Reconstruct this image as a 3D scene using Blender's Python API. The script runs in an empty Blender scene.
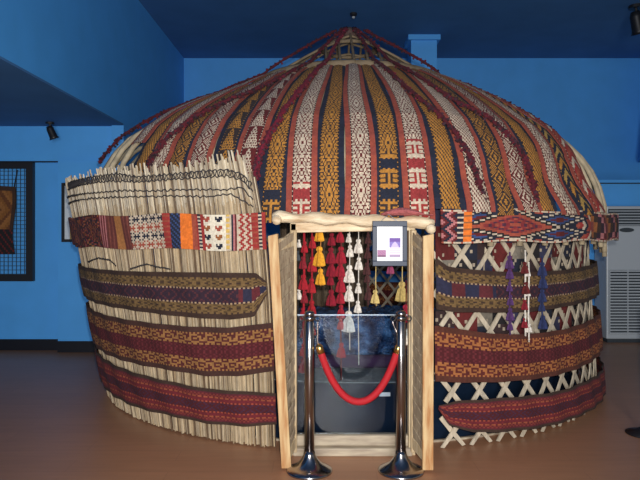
import bpy, bmesh, math, random
from mathutils import Vector, Matrix
random.seed(7)
C = bpy.context.scene.collection
PI = math.pi
F, HZ, EYE = 622.0, 232.0, 1.5          # focal length in px, horizon row, eye height
CX, CY = 0.32, 6.68                      # yurt axis

# ------------------------------------------------------------------ helpers
def lerp(a, b, t): return a + (b - a) * t
def interp(pts, x):
    if x <= pts[0][0]: return pts[0][1]
    for (a, b), (c, d) in zip(pts, pts[1:]):
        if x <= c: return lerp(b, d, (x - a) / (c - a) if c > a else 0)
    return pts[-1][1]
def smooth(a, b, x):
    t = min(1, max(0, (x - a) / (b - a))); return t * t * (3 - 2 * t)
def at(px, py, Y): return ((px - 320) / F * Y, Y, EYE + (HZ - py) / F * Y)
def pol(th, r, z):
    t = math.radians(th); return (CX + r * math.sin(t), CY - r * math.cos(t), z)
def put(o, label=None, cat=None, group=None, kind=None):
    if label: o['label'] = label
    if cat: o['category'] = cat
    if group: o['group'] = group
    if kind: o['kind'] = kind
    return o
def empty(name, loc=(0, 0, 0), rz=0):
    o = bpy.data.objects.new(name, None); C.objects.link(o)
    o.location = loc; o.rotation_euler = (0, 0, rz); o.empty_display_size = .1
    return o

class M:
    """collects verts, faces and a colour per face"""
    def __init__(s): s.v = []; s.f = []; s.c = []
    def face(s, idx, col=(1, 1, 1)): s.f.append(tuple(idx)); s.c.append(col)
    def box(s, lo, hi, col=(1, 1, 1), mat=None):
        b = len(s.v)
        for z in (lo[2], hi[2]):
            for (x, y) in ((lo[0], lo[1]), (hi[0], lo[1]), (hi[0], hi[1]), (lo[0], hi[1])):
                p = Vector((x, y, z)); s.v.append(tuple(mat @ p if mat else p))
        for q in ((0, 3, 2, 1), (4, 5, 6, 7), (0, 1, 5, 4), (1, 2, 6, 5), (2, 3, 7, 6), (3, 0, 4, 7)):
            s.face([b + i for i in q], col)
        return s
    def hexa(s, pts, col=(1, 1, 1)):     # eight free corners, bottom four then top four
        b = len(s.v); s.v += [tuple(p) for p in pts]
        for q in ((0, 3, 2, 1), (4, 5, 6, 7), (0, 1, 5, 4), (1, 2, 6, 5), (2, 3, 7, 6), (3, 0, 4, 7)):
            s.face([b + i for i in q], col)
        return s
    def tube(s, path, rad, n=8, col=(1, 1, 1), caps=True):
        path = [Vector(p) for p in path]; m = len(path)
        rr = rad if isinstance(rad, (list, tuple)) else [rad] * m
        b = len(s.v); nrm = None
        for i, p in enumerate(path):
            t = (path[min(i + 1, m - 1)] - path[max(i - 1, 0)]).normalized()
            if nrm is None:
                nrm = t.orthogonal().normalized()
            nrm = (nrm - t * nrm.dot(t))
            nrm = nrm.normalized() if nrm.length > 1e-6 else t.orthogonal().normalized()
            bi = t.cross(nrm)
            for k in range(n):
                a = 2 * PI * k / n
                s.v.append(tuple(p + (nrm * math.cos(a) + bi * math.sin(a)) * rr[i]))
        for i in range(m - 1):
            for k in range(n):
                k2 = (k + 1) % n
                s.face((b + i * n + k, b + i * n + k2, b + (i + 1) * n + k2, b + (i + 1) * n + k), col)
        if caps:
            s.face([b + k for k in range(n)][::-1], col)
            s.face([b + (m - 1) * n + k for k in range(n)], col)
        return s
    def lathe(s, prof, n=24, loc=(0, 0, 0), col=(1, 1, 1), wob=0):
        b = len(s.v); m = len(prof)
        for (r, z) in prof:
            for k in range(n):
                a = 2 * PI * k / n; q = r * (1 + (wob if k % 2 else -wob))
                s.v.append((loc[0] + q * math.cos(a), loc[1] + q * math.sin(a), loc[2] + z))
        for i in range(m - 1):
            for k in range(n):
                k2 = (k + 1) % n
                s.face((b + i * n + k, b + i * n + k2, b + (i + 1) * n + k2, b + (i + 1) * n + k), col)
        s.face([b + k for k in range(n)][::-1], col); s.face([b + (m - 1) * n + k for k in range(n)], col)
        return s
    def grid(s, fn, nu, nv, colfn):
        b = len(s.v)
        for j in range(nv + 1):
            for i in range(nu + 1): s.v.append(tuple(fn(i / nu, j / nv)))
        w = nu + 1
        for j in range(nv):
            for i in range(nu):
                s.face((b + j * w + i, b + j * w + i + 1, b + (j + 1) * w + i + 1, b + (j + 1) * w + i), colfn(i, j))
        return s
    def build(s, name, mat, parent=None, smooth_=False, bevel=0, solid=0, origin=None):
        me = bpy.data.meshes.new(name)
        if parent is None and origin is None and s.v:
            xs = [v[0] for v in s.v]; ys = [v[1] for v in s.v]; zs = [v[2] for v in s.v]
            origin = ((min(xs) + max(xs)) / 2, (min(ys) + max(ys)) / 2, min(zs))
        off = Vector(origin) if origin is not None else Vector((0, 0, 0))
        if parent is not None:
            inv = parent_matrix(parent).inverted()
            vs = [tuple(inv @ Vector(v)) for v in s.v]
        else: vs = [tuple(Vector(v) - off) for v in s.v]
        me.from_pydata(vs, [], s.f)
        ca = me.color_attributes.new('Col', 'FLOAT_COLOR', 'CORNER')
        data = []
        for p, c in zip(s.f, s.c): data += [c[0], c[1], c[2], 1.0] * len(p)
        ca.data.foreach_set('color', data)
        if smooth_: me.polygons.foreach_set('use_smooth', [True] * len(s.f))
        me.materials.append(mat); me.update()
        o = bpy.data.objects.new(name, me); C.objects.link(o)
        if parent is not None: o.parent = parent
        else: o.location = off
        if solid:
            m = o.modifiers.new('Solid', 'SOLIDIFY'); m.thickness = solid; m.offset = 0
        if bevel:
            m = o.modifiers.new('Bevel', 'BEVEL'); m.width = bevel; m.segments = 2; m.limit_method = 'ANGLE'
        return o
def parent_matrix(p):
    m = Matrix.LocRotScale(p.location, p.rotation_euler, p.scale)
    return parent_matrix(p.parent) @ m if p.parent else m

# ------------------------------------------------------------------ materials
def srgb(r, g, b):
    f = lambda c: (c / 255) / 12.92 if c / 255 <= .04045 else ((c / 255 + .055) / 1.055) ** 2.4
    return (f(r), f(g), f(b))
def mat(name, col=None, rough=.7, metal=0, noise=0, nscale=20, stretch=(1, 1, 1), bump=0, bscale=60,
        col2=None, spec=.5, sheen=0):
    m = bpy.data.materials.new(name); m.use_nodes = True
    nt = m.node_tree; N = nt.nodes; L = nt.links; b = N['Principled BSDF']
    b.inputs['Roughness'].default_value = rough; b.inputs['Metallic'].default_value = metal
    b.inputs['Specular IOR Level'].default_value = spec
    if sheen: b.inputs['Sheen Weight'].default_value = sheen
    tc = N.new('ShaderNodeTexCoord'); mp = N.new('ShaderNodeMapping'); L.new(tc.outputs['Object'], mp.inputs[0])
    mp.inputs['Scale'].default_value = stretch
    no = N.new('ShaderNodeTexNoise'); no.inputs['Scale'].default_value = nscale; no.inputs['Detail'].default_value = 6
    L.new(mp.outputs[0], no.inputs['Vector'])
    if col is None:
        src = N.new('ShaderNodeAttribute'); src.attribute_name = 'Col'; cs = src.outputs['Color']
    else:
        src = N.new('ShaderNodeRGB'); src.outputs[0].default_value = (*col, 1); cs = src.outputs[0]
    if col2:
        rp = N.new('ShaderNodeMapRange'); L.new(no.outputs['Fac'], rp.inputs[0])
        rp.inputs[1].default_value = .35; rp.inputs[2].default_value = .65
        mx = N.new('ShaderNodeMix'); mx.data_type = 'RGBA'; L.new(rp.outputs[0], mx.inputs['Factor'])
        L.new(cs, mx.inputs['A']); mx.inputs['B'].default_value = (*col2, 1); cs = mx.outputs['Result']
    elif noise:
        rp = N.new('ShaderNodeMapRange'); L.new(no.outputs['Fac'], rp.inputs[0])
        rp.inputs[1].default_value = .25; rp.inputs[2].default_value = .75
        rp.inputs[3].default_value = 1 - noise; rp.inputs[4].default_value = 1 + noise
        mx = N.new('ShaderNodeVectorMath'); mx.operation = 'SCALE'; L.new(cs, mx.inputs[0]); L.new(rp.outputs[0], mx.inputs['Scale'])
        cs = mx.outputs[0]
    L.new(cs, b.inputs['Base Color'])
    if bump:
        n2 = N.new('ShaderNodeTexNoise'); n2.inputs['Scale'].default_value = bscale; n2.inputs['Detail'].default_value = 4
        L.new(mp.outputs[0], n2.inputs['Vector'])
        bp = N.new('ShaderNodeBump'); bp.inputs['Strength'].default_value = bump; bp.inputs['Distance'].default_value = .01
        L.new(n2.outputs['Fac'], bp.inputs['Height']); L.new(bp.outputs[0], b.inputs['Normal'])
    return m
m_wall = mat('blue_wall_paint', (.072, .36, .82), .62, noise=.06, nscale=3, bump=.08, bscale=90)
m_ceil = mat('dark_blue_ceiling_paint', (.05, .165, .38), .75, noise=.1, nscale=2)
m_base = mat('black_baseboard', (.006, .007, .012), .4)
m_weave = mat('woven_wool', None, .92, noise=.22, nscale=45, bump=.5, bscale=220)
m_soft = mat('yarn', None, .95, noise=.3, nscale=60, bump=.6, bscale=150)
m_reed = mat('dry_reed', None, .7, noise=.28, nscale=14, stretch=(4, 4, .7), bump=.3, bscale=60)
m_slat = mat('grey_bare_wood', (.50, .42, .31), .75, noise=.35, nscale=9, stretch=(3, 3, 1), bump=.3)
m_pole = mat('bleached_wood_pole', (.42, .34, .22), .7, noise=.35, nscale=12, bump=.3)
m_crown = mat('dark_crown_wood', (.20, .145, .085), .75, noise=.4, nscale=10, bump=.3)  # darker brown than the roof pole wood
m_door = mat('weathered_pine', (.62, .44, .22), .7, nscale=7, stretch=(5, 5, .6), col2=(.40, .18, .06), bump=.4, bscale=40)
m_lint = mat('pale_hewn_wood', (.86, .72, .50), .7, nscale=6, stretch=(.8, 4, 4), col2=(.50, .34, .19), bump=.6, bscale=30)
m_jamb = mat('pale_jamb_wood', (.66, .53, .34), .7, nscale=8, stretch=(5, 5, .5), col2=(.46, .32, .17), bump=.4, bscale=40)
m_pan = mat('grey_door_panel_wood', (.42, .33, .22), .7, nscale=10, stretch=(5, 5, .6), col2=(.24, .17, .11), bump=.4, bscale=40)
m_sill = mat('worn_sill_wood', (.50, .42, .30), .6, nscale=9, stretch=(.6, 4, 4), col2=(.33, .26, .19), bump=.3)
m_chrome = mat('polished_chrome', (.36, .33, .32), .2, 1)
m_brass = mat('brass', (.75, .45, .14), .25, 1)
m_velvet = mat('red_velvet', (.40, .003, .010), .75, noise=.12, nscale=80)
m_black = mat('black_paint', (.01, .01, .012), .45)
m_navyframe = mat('navy_frame', (.018, .03, .06), .5)
m_paper = mat('white_paper', None, .6)
m_plinth = mat('dark_navy_gloss_laminate', (.006, .013, .028), .2, noise=.3, nscale=6, spec=.12)
m_grey = mat('grey_carpet', (.17, .19, .20), .9, noise=.3, nscale=40)
m_acbody = mat('white_ac_plastic', (.42, .46, .50), .35)
m_acdark = mat('ac_grille_shadow', (.03, .04, .05), .5)
m_metal = mat('grey_wire', (.25, .3, .36), .4, .6)

def m_glass_():
    m = bpy.data.materials.new('clear_glass'); m.use_nodes = True
    nt = m.node_tree; N = nt.nodes; L = nt.links; N.remove(N['Principled BSDF'])
    tr = N.new('ShaderNodeBsdfTransparent'); tr.inputs[0].default_value = (.86, .9, .93, 1)
    gl = N.new('ShaderNodeBsdfGlossy'); gl.inputs['Roughness'].default_value = .04
    fr = N.new('ShaderNodeFresnel'); fr.inputs[0].default_value = 1.28
    mx = N.new('ShaderNodeMixShader'); L.new(fr.outputs[0], mx.inputs[0]); L.new(tr.outputs[0], mx.inputs[1])
    L.new(gl.outputs[0], mx.inputs[2]); L.new(mx.outputs[0], N['Material Output'].inputs[0])
    return m
m_glass = m_glass_()

def m_floor_():
    m = mat('brown_floor_laminate', (.20, .095, .05), .42, bump=.02)
    nt = m.node_tree; N = nt.nodes; L = nt.links; b = N['Principled BSDF']
    tc = N.new('ShaderNodeTexCoord'); mp = N.new('ShaderNodeMapping'); L.new(tc.outputs['Object'], mp.inputs[0])
    br = N.new('ShaderNodeTexBrick'); br.inputs['Scale'].default_value = 1
    br.inputs['Brick Width'].default_value = 1.3; br.inputs['Row Height'].default_value = .19
    br.inputs['Mortar Size'].default_value = .0015
    br.inputs['Color1'].default_value = (.42, .20, .105, 1); br.inputs['Color2'].default_value = (.395, .188, .098, 1)
    br.inputs['Mortar'].default_value = (.30, .14, .075, 1)
    L.new(mp.outputs[0], br.inputs[0])
    no = N.new('ShaderNodeTexNoise'); no.inputs['Scale'].default_value = 3; no.inputs['Detail'].default_value = 8
    m2 = N.new('ShaderNodeMapping'); m2.inputs['Scale'].default_value = (1, 9, 1); L.new(tc.outputs['Object'], m2.inputs[0]); L.new(m2.outputs[0], no.inputs['Vector'])
    rp = N.new('ShaderNodeMapRange'); rp.inputs[3].default_value = .85; rp.inputs[4].default_value = 1.15; L.new(no.outputs['Fac'], rp.inputs[0])
    mx = N.new('ShaderNodeVectorMath'); mx.operation = 'SCALE'; L.new(br.outputs['Color'], mx.inputs[0]); L.new(rp.outputs[0], mx.inputs['Scale'])
    L.new(mx.outputs[0], b.inputs['Base Color'])
    return m
m_floor = m_floor_()
def m_glassrefl_():      # blue with glints, standing in for reflections of walls and flash in the glass
    m = bpy.data.materials.new('crinkled_blue_reflection_standin'); m.use_nodes = True
    nt = m.node_tree; N = nt.nodes; L = nt.links; b = N['Principled BSDF']
    tc = N.new('ShaderNodeTexCoord')
    vo = N.new('ShaderNodeTexVoronoi'); vo.inputs['Scale'].default_value = 55; L.new(tc.outputs['Object'], vo.inputs['Vector'])
    n1 = N.new('ShaderNodeTexNoise'); n1.inputs['Scale'].default_value = 9; L.new(tc.outputs['Object'], n1.inputs['Vector'])
    cr = N.new('ShaderNodeValToRGB'); L.new(n1.outputs['Fac'], cr.inputs[0])
    e = cr.color_ramp.elements; e[0].position = .35; e[0].color = (.015, .025, .07, 1); e[1].position = .68; e[1].color = (.13, .28, .58, 1)
    x = e.new(.5); x.color = (.03, .08, .20, 1)
    L.new(cr.outputs[0], b.inputs['Base Color'])
    b.inputs['Roughness'].default_value = .22; b.inputs['Coat Weight'].default_value = .8; b.inputs['Coat Roughness'].default_value = .1
    bp = N.new('ShaderNodeBump'); bp.inputs['Strength'].default_value = 1; bp.inputs['Distance'].default_value = .03
    L.new(vo.outputs['Distance'], bp.inputs['Height']); L.new(bp.outputs[0], b.inputs['Normal']); L.new(bp.outputs[0], b.inputs['Coat Normal'])
    return m
m_glassrefl = m_glassrefl_()

# thread colours
CREAM = (.56, .45, .33); GOLD = (.44, .19, .03); NAVY = (.012, .015, .030); SALMON = (.33, .066, .038)
DRED = (.115, .012, .012); BROWN = (.045, .022, .014); BLACK = (.012, .01, .012); OLIVE = (.17, .098, .035)
ORANGE = (.75, .17, .02); PURPLE = (.03, .012, .024); MAROON = (.07, .006, .009); RED = (.32, .03, .025)
PINK = (.45, .16, .16); RUST = (.30, .10, .03); BLUE = (.03, .06, .17)
def vary(c, a=.12):
    k = 1 + random.uniform(-a, a); return (c[0] * k, c[1] * k, c[2] * k)

# ------------------------------------------------------------------ the room
def struct(name, m, mt, **k):
    o = m.build(name, mt, **k); o['kind'] = 'structure'; return o
ZC = 4.63
struct('floor', M().box((-7, -4, -.1), (9, 11.4, 0)), m_floor)
struct('ceiling', M().box((-2.45, -4, ZC), (9, 11.4, ZC + .1)), m_ceil)
struct('wall_back', M().box((-2.45, 11.2, 0), (9, 11.4, ZC)), m_wall)
struct('wall_left', M().box((-7, 7.9, 0), (-2.6, 8.1, 2.39)).box((-7, 7.82, 2.39), (-2.6, 8.1, 2.9)), m_wall)
struct('wall_left_return', M().box((-2.6, 8.1, 0), (-2.45, 11.2, 2.85)), m_wall)
struct('wall_left_pilaster', M().box((-3.27, 7.76, 0), (-2.6, 7.9, 2.385)).box((-2.6, 7.76, 0), (-2.45, 8.1, 2.85)), m_wall)
struct('wall_left_side', M().box((-7.2, -4, 0), (-7, 11.4, ZC)), m_wall)
# boxed-in ceiling beam on the left: wall-coloured side, ceiling-coloured underside
struct('wall_beam', M().box((-2.55, -4, 2.85), (-2.45, 11.2, ZC)), m_wall)
struct('ceiling_lowered', M().box((-7, -4, 2.83), (-2.451, 7.9, 2.849)), m_ceil)
struct('groove_shadow_1', M().box((-7, 7.80, 2.375), (-3.28, 7.83, 2.39)), m_base)  # black strip painted in for the shadow groove under the wall overhang
struct('baseboard_left', M().box((-7, 7.885, 0), (-3.27, 7.9, .14)).box((-3.27, 7.745, 0), (-2.465, 7.76, .14)), m_base)
struct('wall_right_lower', M().box((3.35, 8.85, 0), (9, 9.0, 2.2)).box((3.35, 8.83, 2.2), (9, 9.0, 2.24)), m_wall)
struct('groove_shadow_2', M().box((3.35, 8.822, 2.185), (9, 8.85, 2.2)), m_base)  # black strip drawing the shadowed groove below the ledge cap
struct('baseboard_right', M().box((3.35, 8.835, 0), (9, 8.85, .17)), m_base)
struct('wall_right_duct', M().hexa([(5.46, 10.6, 2.75), (9, 10.6, 2.75), (9, 11.2, 2.75), (5.72, 11.2, 2.75),
                                   (5.66, 10.6, ZC), (9, 10.6, ZC), (9, 11.2, ZC), (5.92, 11.2, ZC)]), m_wall)
struct('wall_pillar', M().box((1.45, 9.9, 0), (1.86, 10.3, 4.55)).box((1.40, 9.85, 4.55), (1.91, 10.35, ZC)), m_wall)

# ------------------------------------------------------------------ yurt surfaces
def R_left(th, z):
    g = .42 + .58 * smooth(-15, -55, th)
    return 2.46 + g * .185 * z
def R_right(th, z): return 2.46 - .06 * z
def R_wall(th, z): return R_left(th, z) if th < 0 else R_right(th, z)
def surf(px, py, off=0, Rf=R_wall):
    dx, dz = (px - 320) / F, (HZ - py) / F
    r = 2.5; th = 0; z = 1
    for _ in range(12):
        a = dx * dx + 1; b = -2 * (dx * CX + CY); c = CX * CX + CY * CY - r * r
        D = b * b - 4 * a * c
        t = (-b - math.sqrt(D)) / (2 * a) if D > 0 else -b / (2 * a)
        th = math.degrees(math.atan2(dx * t - CX, CY - t)); z = EYE + dz * t
        r = Rf(th, z) + off
    return th, z
def curve(pts, off=0):
    out = sorted(surf(x, y, off) for x, y in pts); return out

PROF = [(2.52, 1.40), (2.535, 1.62), (2.51, 1.82), (2.44, 2.01), (2.35, 2.16), (2.19, 2.335), (1.95, 2.51),
        (1.63, 2.71), (1.30, 2.89), (1.0, 3.03)]
def roof(th, s, off=0):
    """s = 0 at the rim .. 1 at the crown ring"""
    L_ = roof.len
    d = s * L_[-1]; i = 0
    while i < len(L_) - 2 and d > L_[i + 1]: i += 1
    t = (d - L_[i]) / (L_[i + 1] - L_[i])
    r = lerp(PROF[i][0], PROF[i + 1][0], t); z = lerp(PROF[i][1], PROF[i + 1][1], t)
    nr = PROF[i + 1][1] - PROF[i][1]; nz = PROF[i][0] - PROF[i + 1][0]; l = math.hypot(nr, nz)
    bul = .12 * smooth(-15, -60, th) * math.sin(PI * min(1, s * 1.25)) if th < 0 else 0
    return r + off * nr / l + bul, z + off * nz / l + bul * .3
roof.len = [0]
for (a, b), (c, d) in zip(PROF, PROF[1:]): roof.len.append(roof.len[-1] + math.hypot(c - a, d - b))
RL = roof.len[-1]

# ------------------------------------------------------------------ yurt frame (lattice, poles, crown)
frame = empty('yurt_frame', (CX, CY, 0))
put(frame, 'domed wooden yurt frame of crossed lattice slats, curved roof poles and round crown', 'yurt frame')
TH0, TH1, STEP = 11.5, 272, 5.25
def slat(th_start, sgn, off):
    n = 14; H = 1.47; span = 28.0
    lo, hi = 0, 1
    pts = []
    for i in range(n + 1):
        t = i / n; th = th_start + sgn * span * t
        if TH0 <= th <= TH1: pts.append((th, H * t))
    if len(pts) < 3: return
    m = M(); w = .017
    b = 0
    for k, (th, z) in enumerate(pts):
        dzt = math.cos(math.radians(52)) * w; dth = math.degrees(math.sin(math.radians(52)) * w / 2.45) * sgn
        r = R_right(th, z) - .035 + off
        for (a, q) in ((1, -.005), (1, .005), (-1, .005), (-1, -.005)):
            m.v.append(pol(th + a * dth, r + q, max(.003, z - a * dzt)))
        if k:
            c0, c1 = b, b + 4
            for e in range(4):
                e2 = (e + 1) % 4; m.face((c0 + e, c0 + e2, c1 + e2, c1 + e))
            b += 4
    m.face((3, 2, 1, 0)); m.face((b, b + 1, b + 2, b + 3))
    m.build('lattice_slat', m_slat, frame)
k = 0
th = TH0 - 20
while th < 222 and k < 50:
    slat(th, 1, .006); k += 1; th += STEP
k = 0; th = TH0 + 5
while k < 50:
    slat(th, -1, -.006); k += 1; th += STEP
# curved roof poles
for i in range(60):
    th = i * 6 + 2.5
    if th > 180: th -= 360
    path = []
    for j in range(15):
        s = lerp(.10 if abs(th) <= 16 else 0, .985, j / 14)
        r, z = roof(th, s, -.032)
        path.append(pol(th, r, z))
    lowr = roof(th, 0, -.032)[0]
    if abs(th) > 55: path.insert(0, pol(th, lowr + .004, (1.37 if abs(th) < 62 else 1.30) + .03 * math.sin(i * 2.1)))
    M().tube(path, [.023] * (len(path) - 4) + [.019, .018, .017, .016], 7).build('roof_pole', m_pole, frame, smooth_=True)
# crown
m = M()
m.tube([pol(a * 7.5, .97, 3.03) for a in range(49)], .055, 8, caps=False)
m.build('crown_ring', m_crown, frame, smooth_=True)
m = M()
m.tube([pol(a * 15, .30, 3.46) for a in range(25)], .022, 6, caps=False)
m.build('crown_inner_ring', m_crown, frame, smooth_=True)
for i in range(5):
    for ax in (0, 1):
        o_ = (i - 2) * .13; path = []
        for j in range(13):
            u = -1 + 2 * j / 12; L_ = math.sqrt(.97 ** 2 - o_ ** 2)
            r2 = (u * L_) ** 2 + o_ ** 2
            z = 3.03 + .62 * (1 - min(1, math.sqrt(r2) / .97)) + .012 * ax
            path.append((CX + (u * L_ if ax == 0 else o_), CY + (o_ if ax == 0 else u * L_), z))
        M().tube(path, .014, 6).build('crown_strut', m_crown, frame, smooth_=True)
m = M().lathe([(.08, 0), (.12, .03), (.10, .09), (.04, .13)], 12, (CX, CY, 3.56))
m.build('crown_knot', mat('dark_wool_wrap', (.10, .06, .05), .9, noise=.4, bump=.5), frame, smooth_=True)

# ------------------------------------------------------------------ reed screen on the left
rd = M()
top_pts = curve([(66, 183), (82, 177), (100, 171), (130, 168), (150, 167), (175, 166), (195, 163), (220, 160), (240, 155), (255, 153)])
bot_pts = curve([(109, 394), (135, 412), (172, 427.5), (210, 439), (247, 448), (277, 452)])
th_edge = surf(275, 440)[0]
def reed_th(th, z): return th - 3.0 * (z / 2) ** 4 * max(0, 1 - (abs(th) - 12) / 28)
th = th_edge; reed_n = 0
while th > -108:
    wdeg = random.uniform(.19, .30)
    tz = interp(top_pts, th) + random.uniform(-.05, .035) if th > -75 else 1.93 + random.uniform(-.05, .03)
    if th > th_edge - 1.2: tz -= .12
    col = random.choice([(.36, .29, .20), (.46, .39, .29), (.52, .42, .28), (.62, .52, .36), (.45, .37, .26), (.40, .31, .20), (.56, .48, .36), (.66, .57, .42)])
    if random.random() < .12: col = (.16, .11, .07)
    bz = .004 + random.uniform(0, .02); jit = random.uniform(-.006, .006)
    nz = 7; b = len(rd.v)
    for j in range(nz + 1):
        z = lerp(bz, tz, j / nz); t2 = reed_th(th, z); wd = wdeg * .46
        wob = .10 * math.sin(j * 1.7 + reed_n) * .6
        for (da, dr) in ((-wd, -.004), (-wd * .5, .004), (wd * .5, .004), (wd, -.004)):
            rd.v.append(pol(t2 + da + wob * .4, R_left(th, z) + dr + jit, z))
    for j in range(nz):
        cc = vary((col[0] * .84, col[1] * .77, col[2] * .68), .10) if j < nz - 1 else tuple(min(.8, c * 1.0) for c in col)
        for e in range(4):
            e2 = (e + 1) % 4
            rd.face((b + j * 4 + e, b + j * 4 + e2, b + (j + 1) * 4 + e2, b + (j + 1) * 4 + e), cc)
    t0 = b + nz * 4; rd.face((t0, t0 + 1, t0 + 2, t0 + 3), (.6, .52, .4)); rd.face((b + 3, b + 2, b + 1, b), col)
    th -= wdeg * (.90 if random.random() < .97 else 1.45); reed_n += 1
screen = rd.build('reed_screen', m_reed)
put(screen, 'pale dry reed screen tied upright around the left side of the yurt', 'reed screen')
screen_root = screen
def screen_part(name, m, mt): return m.build(name, mt, screen_root, smooth_=True)
m_cord = mat('dark_twine', (.035, .03, .032), .9)
def cordline(pts, rad=.004, amp=.006, off=.016):
    cc = curve(pts); path = []; n = 150
    a0, a1 = cc[0][0], cc[-1][0]
    for i in range(n + 1):
        t = lerp(a0, a1, i / n); z = interp(cc, t) + amp * math.sin(i * 1.9) + amp * random.uniform(-1, 1) * .7
        path.append(pol(t, R_left(t, z) + off, z))
    return path
l1 = [(70, 184), (95, 177), (118, 174), (143, 177), (179, 174), (205, 171), (229, 170), (243, 174), (253, 184)]
l2 = [(70, 190), (110, 181), (143, 182), (180, 179), (229, 176), (243, 180), (254, 192)]
l3 = [(69, 198), (95, 193), (122, 191), (152, 191), (179, 190), (229, 190), (243, 187), (254, 200)]
l4 = [(70, 204), (102, 198), (129, 197), (180, 196), (210, 197), (232, 194), (254, 207)]
for l in (l1, l2, l3, l4): screen_part('binding_cord', M().tube(cordline(l), .0045, 5), m_cord)
# looped stitch between the two upper cords
c1, c2 = curve(l1), curve(l2); path = []
for i in range(360):
    t = lerp(c1[0][0], c1[-1][0], i / 359); a = interp(c1, t); b = interp(c2, t); k = .5 + .5 * math.sin(i * 1.25)
    z = lerp(b, a, k) + random.uniform(-.006, .006); path.append(pol(t, R_left(t, z) + .018, z))
screen_part('binding_cord', M().tube(path, .0035, 4), m_cord)
screen_part('binding_cord', M().tube(cordline([(90, 262), (100, 258), (112, 260), (118, 266)], amp=.004), .004, 5), m_cord)
screen_part('binding_cord', M().tube(cordline([(132, 269), (148, 264), (160, 267), (172, 269)], amp=.004), .004, 5), m_cord)

# ------------------------------------------------------------------ woven bands wound around the walls
def wall_band(name, top, bot, colfn, rows, a0=None, a1=None, off=.03, cell=.015, Rf=R_wall, sag=0, mt=None):
    ct, cb = curve(top), curve(bot)
    t0 = min(ct[0][0], cb[0][0]) if a0 is None else a0
    t1 = max(ct[-1][0], cb[-1][0]) if a1 is None else a1
    nu = int(math.radians(t1 - t0) * 2.5 / cell)
    def fn(u, v):
        t = lerp(t0, t1, u); z = lerp(interp(cb, t), interp(ct, t), v)
        r = Rf(t, z) + off + .008 * math.sin(t * .9 + v * 3) + .006 * math.sin(PI * v)
        return pol(t, r, z)
    return M().grid(fn, nu, rows, lambda i, j: vary(colfn(i, j, nu), .1)).build(name, mt or m_weave, solid=.008)
def pat_gold(center, gold, ground, border):
    def f(i, j, n):
        h = 28; d = min(j, h - 1 - j)
        if d < 3: return border
        if d == 3: return gold if i % 2 else ground
        if d < 9:
            y = d - 4                     # running scroll, 4..8
            k = (i + (3 if j > 12 else 0)) % 8
            on = {0: k in (0, 1, 2, 3), 1: k in (0, 4, 5), 2: k in (0, 2, 3, 5, 7), 3: k in (0, 5, 6, 7), 4: k in (1, 2, 3, 4)}[y]
            return gold if on else ground
        if d == 9: return gold if (i % 3) else center
        k = abs((i % 14) - 7) + abs(j - 13.5) * 1.2
        return center if int(k) % 3 else tuple(c * 1.7 + .006 for c in center)
    return f
def pat_olive(i, j, n):
    h = 28; d = min(j, h - 1 - j)
    if d < 3: return BROWN
    if d == 3: return OLIVE if i % 3 else BROWN
    if d < 9:
        y = d - 4
        if j > 12: y = 4 - y
        return (OLIVE if (i + (abs(y - 2)) * 2) % 5 < 3 else tuple(c * .5 for c in OLIVE)) if y != 2 else (BROWN if (i // 2) % 2 else OLIVE)
    if d == 9: return (.38, .25, .14) if i % 2 else PURPLE
    k = abs((i % 12) - 6) + abs(j - 13.5)
    return PURPLE if int(k) % 4 else (.085, .02, .025)
def pat_olive_blocks(i, j, n):          # dyed blocks near the door end
    d = min(j, 27 - j)
    if d > 9 and i < 30:
        return (.10, .015, .02) if (i // 7) % 2 else (.02, .02, .05)
    return pat_olive(i, j, n)
def pat_olive_left(i, j, n):
    d = min(j, 27 - j)
    if d > 9 and i > n - 14: return (.11, .015, .02) if ((n - i) // 4) % 2 else (.022, .02, .045)
    return pat_olive(i, j, n)
def pat_red(i, j, n):
    d = min(j, 23 - j)
    if d < 2: return BROWN
    if d == 2: return (.10, .012, .02)
    if d < 5: return DRED if (i + d) % 2 else (.20, .03, .025)
    if d == 5: return (.30, .07, .03) if i % 3 else DRED
    if d < 8: return (.14, .012, .018)
    if d == 8: return (.33, .06, .03) if i % 2 else DRED
    k = abs((i % 10) - 5) + abs(j - 12)
    return MAROON if int(k) % 3 else (.05, .015, .04)
gB = pat_gold(MAROON, (.30, .135, .04), (.085, .014, .012), (.055, .02, .014))
gE = pat_gold(MAROON, (.34, .12, .035), (.10, .014, .010), (.085, .022, .012))
WB = 'long woven tent bands wrapped around the yurt walls'
A = wall_band('tent_band', [(84, 265.6), (129, 271), (190, 272), (232, 272.5), (258, 273), (268, 281)],
              [(92, 299), (129, 308.6), (190, 316.5), (232, 319), (256, 316), (268, 294)], pat_olive_left, 28, a0=-105)
put(A, 'olive and purple woven band, uppermost on the left reed wall', 'woven band', WB)
B = wall_band('tent_band', [(94.4, 308.6), (129, 319), (190, 326), (232, 327), (274, 322)],
              [(101, 347), (135, 362), (172.5, 369), (210, 375), (240, 375), (276, 370)], gB, 28, a0=-105)
put(B, 'gold scroll and maroon woven band, middle one on the left reed wall', 'woven band', WB)
Cb = wall_band('tent_band', [(105, 356), (135, 371), (172, 380.6), (210, 388), (276, 392)],
              [(107, 384), (116, 394), (142, 407), (172, 414), (210, 422), (247, 425), (278, 423)], pat_red, 24, a0=-105)
put(Cb, 'plain dark red striped band, lowest on the left reed wall', 'woven band', WB)
D = wall_band('tent_band', [(435, 258), (445, 266), (454, 267.6), (489, 271), (523, 272), (557.5, 270), (592, 262)],
              [(435, 309), (454, 311.6), (489, 312), (523, 311.6), (557, 307), (592, 297)], pat_olive_blocks, 28, a1=195, cell=.016)
put(D, 'olive and purple woven band, uppermost on the right lattice wall', 'woven band', WB)
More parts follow.
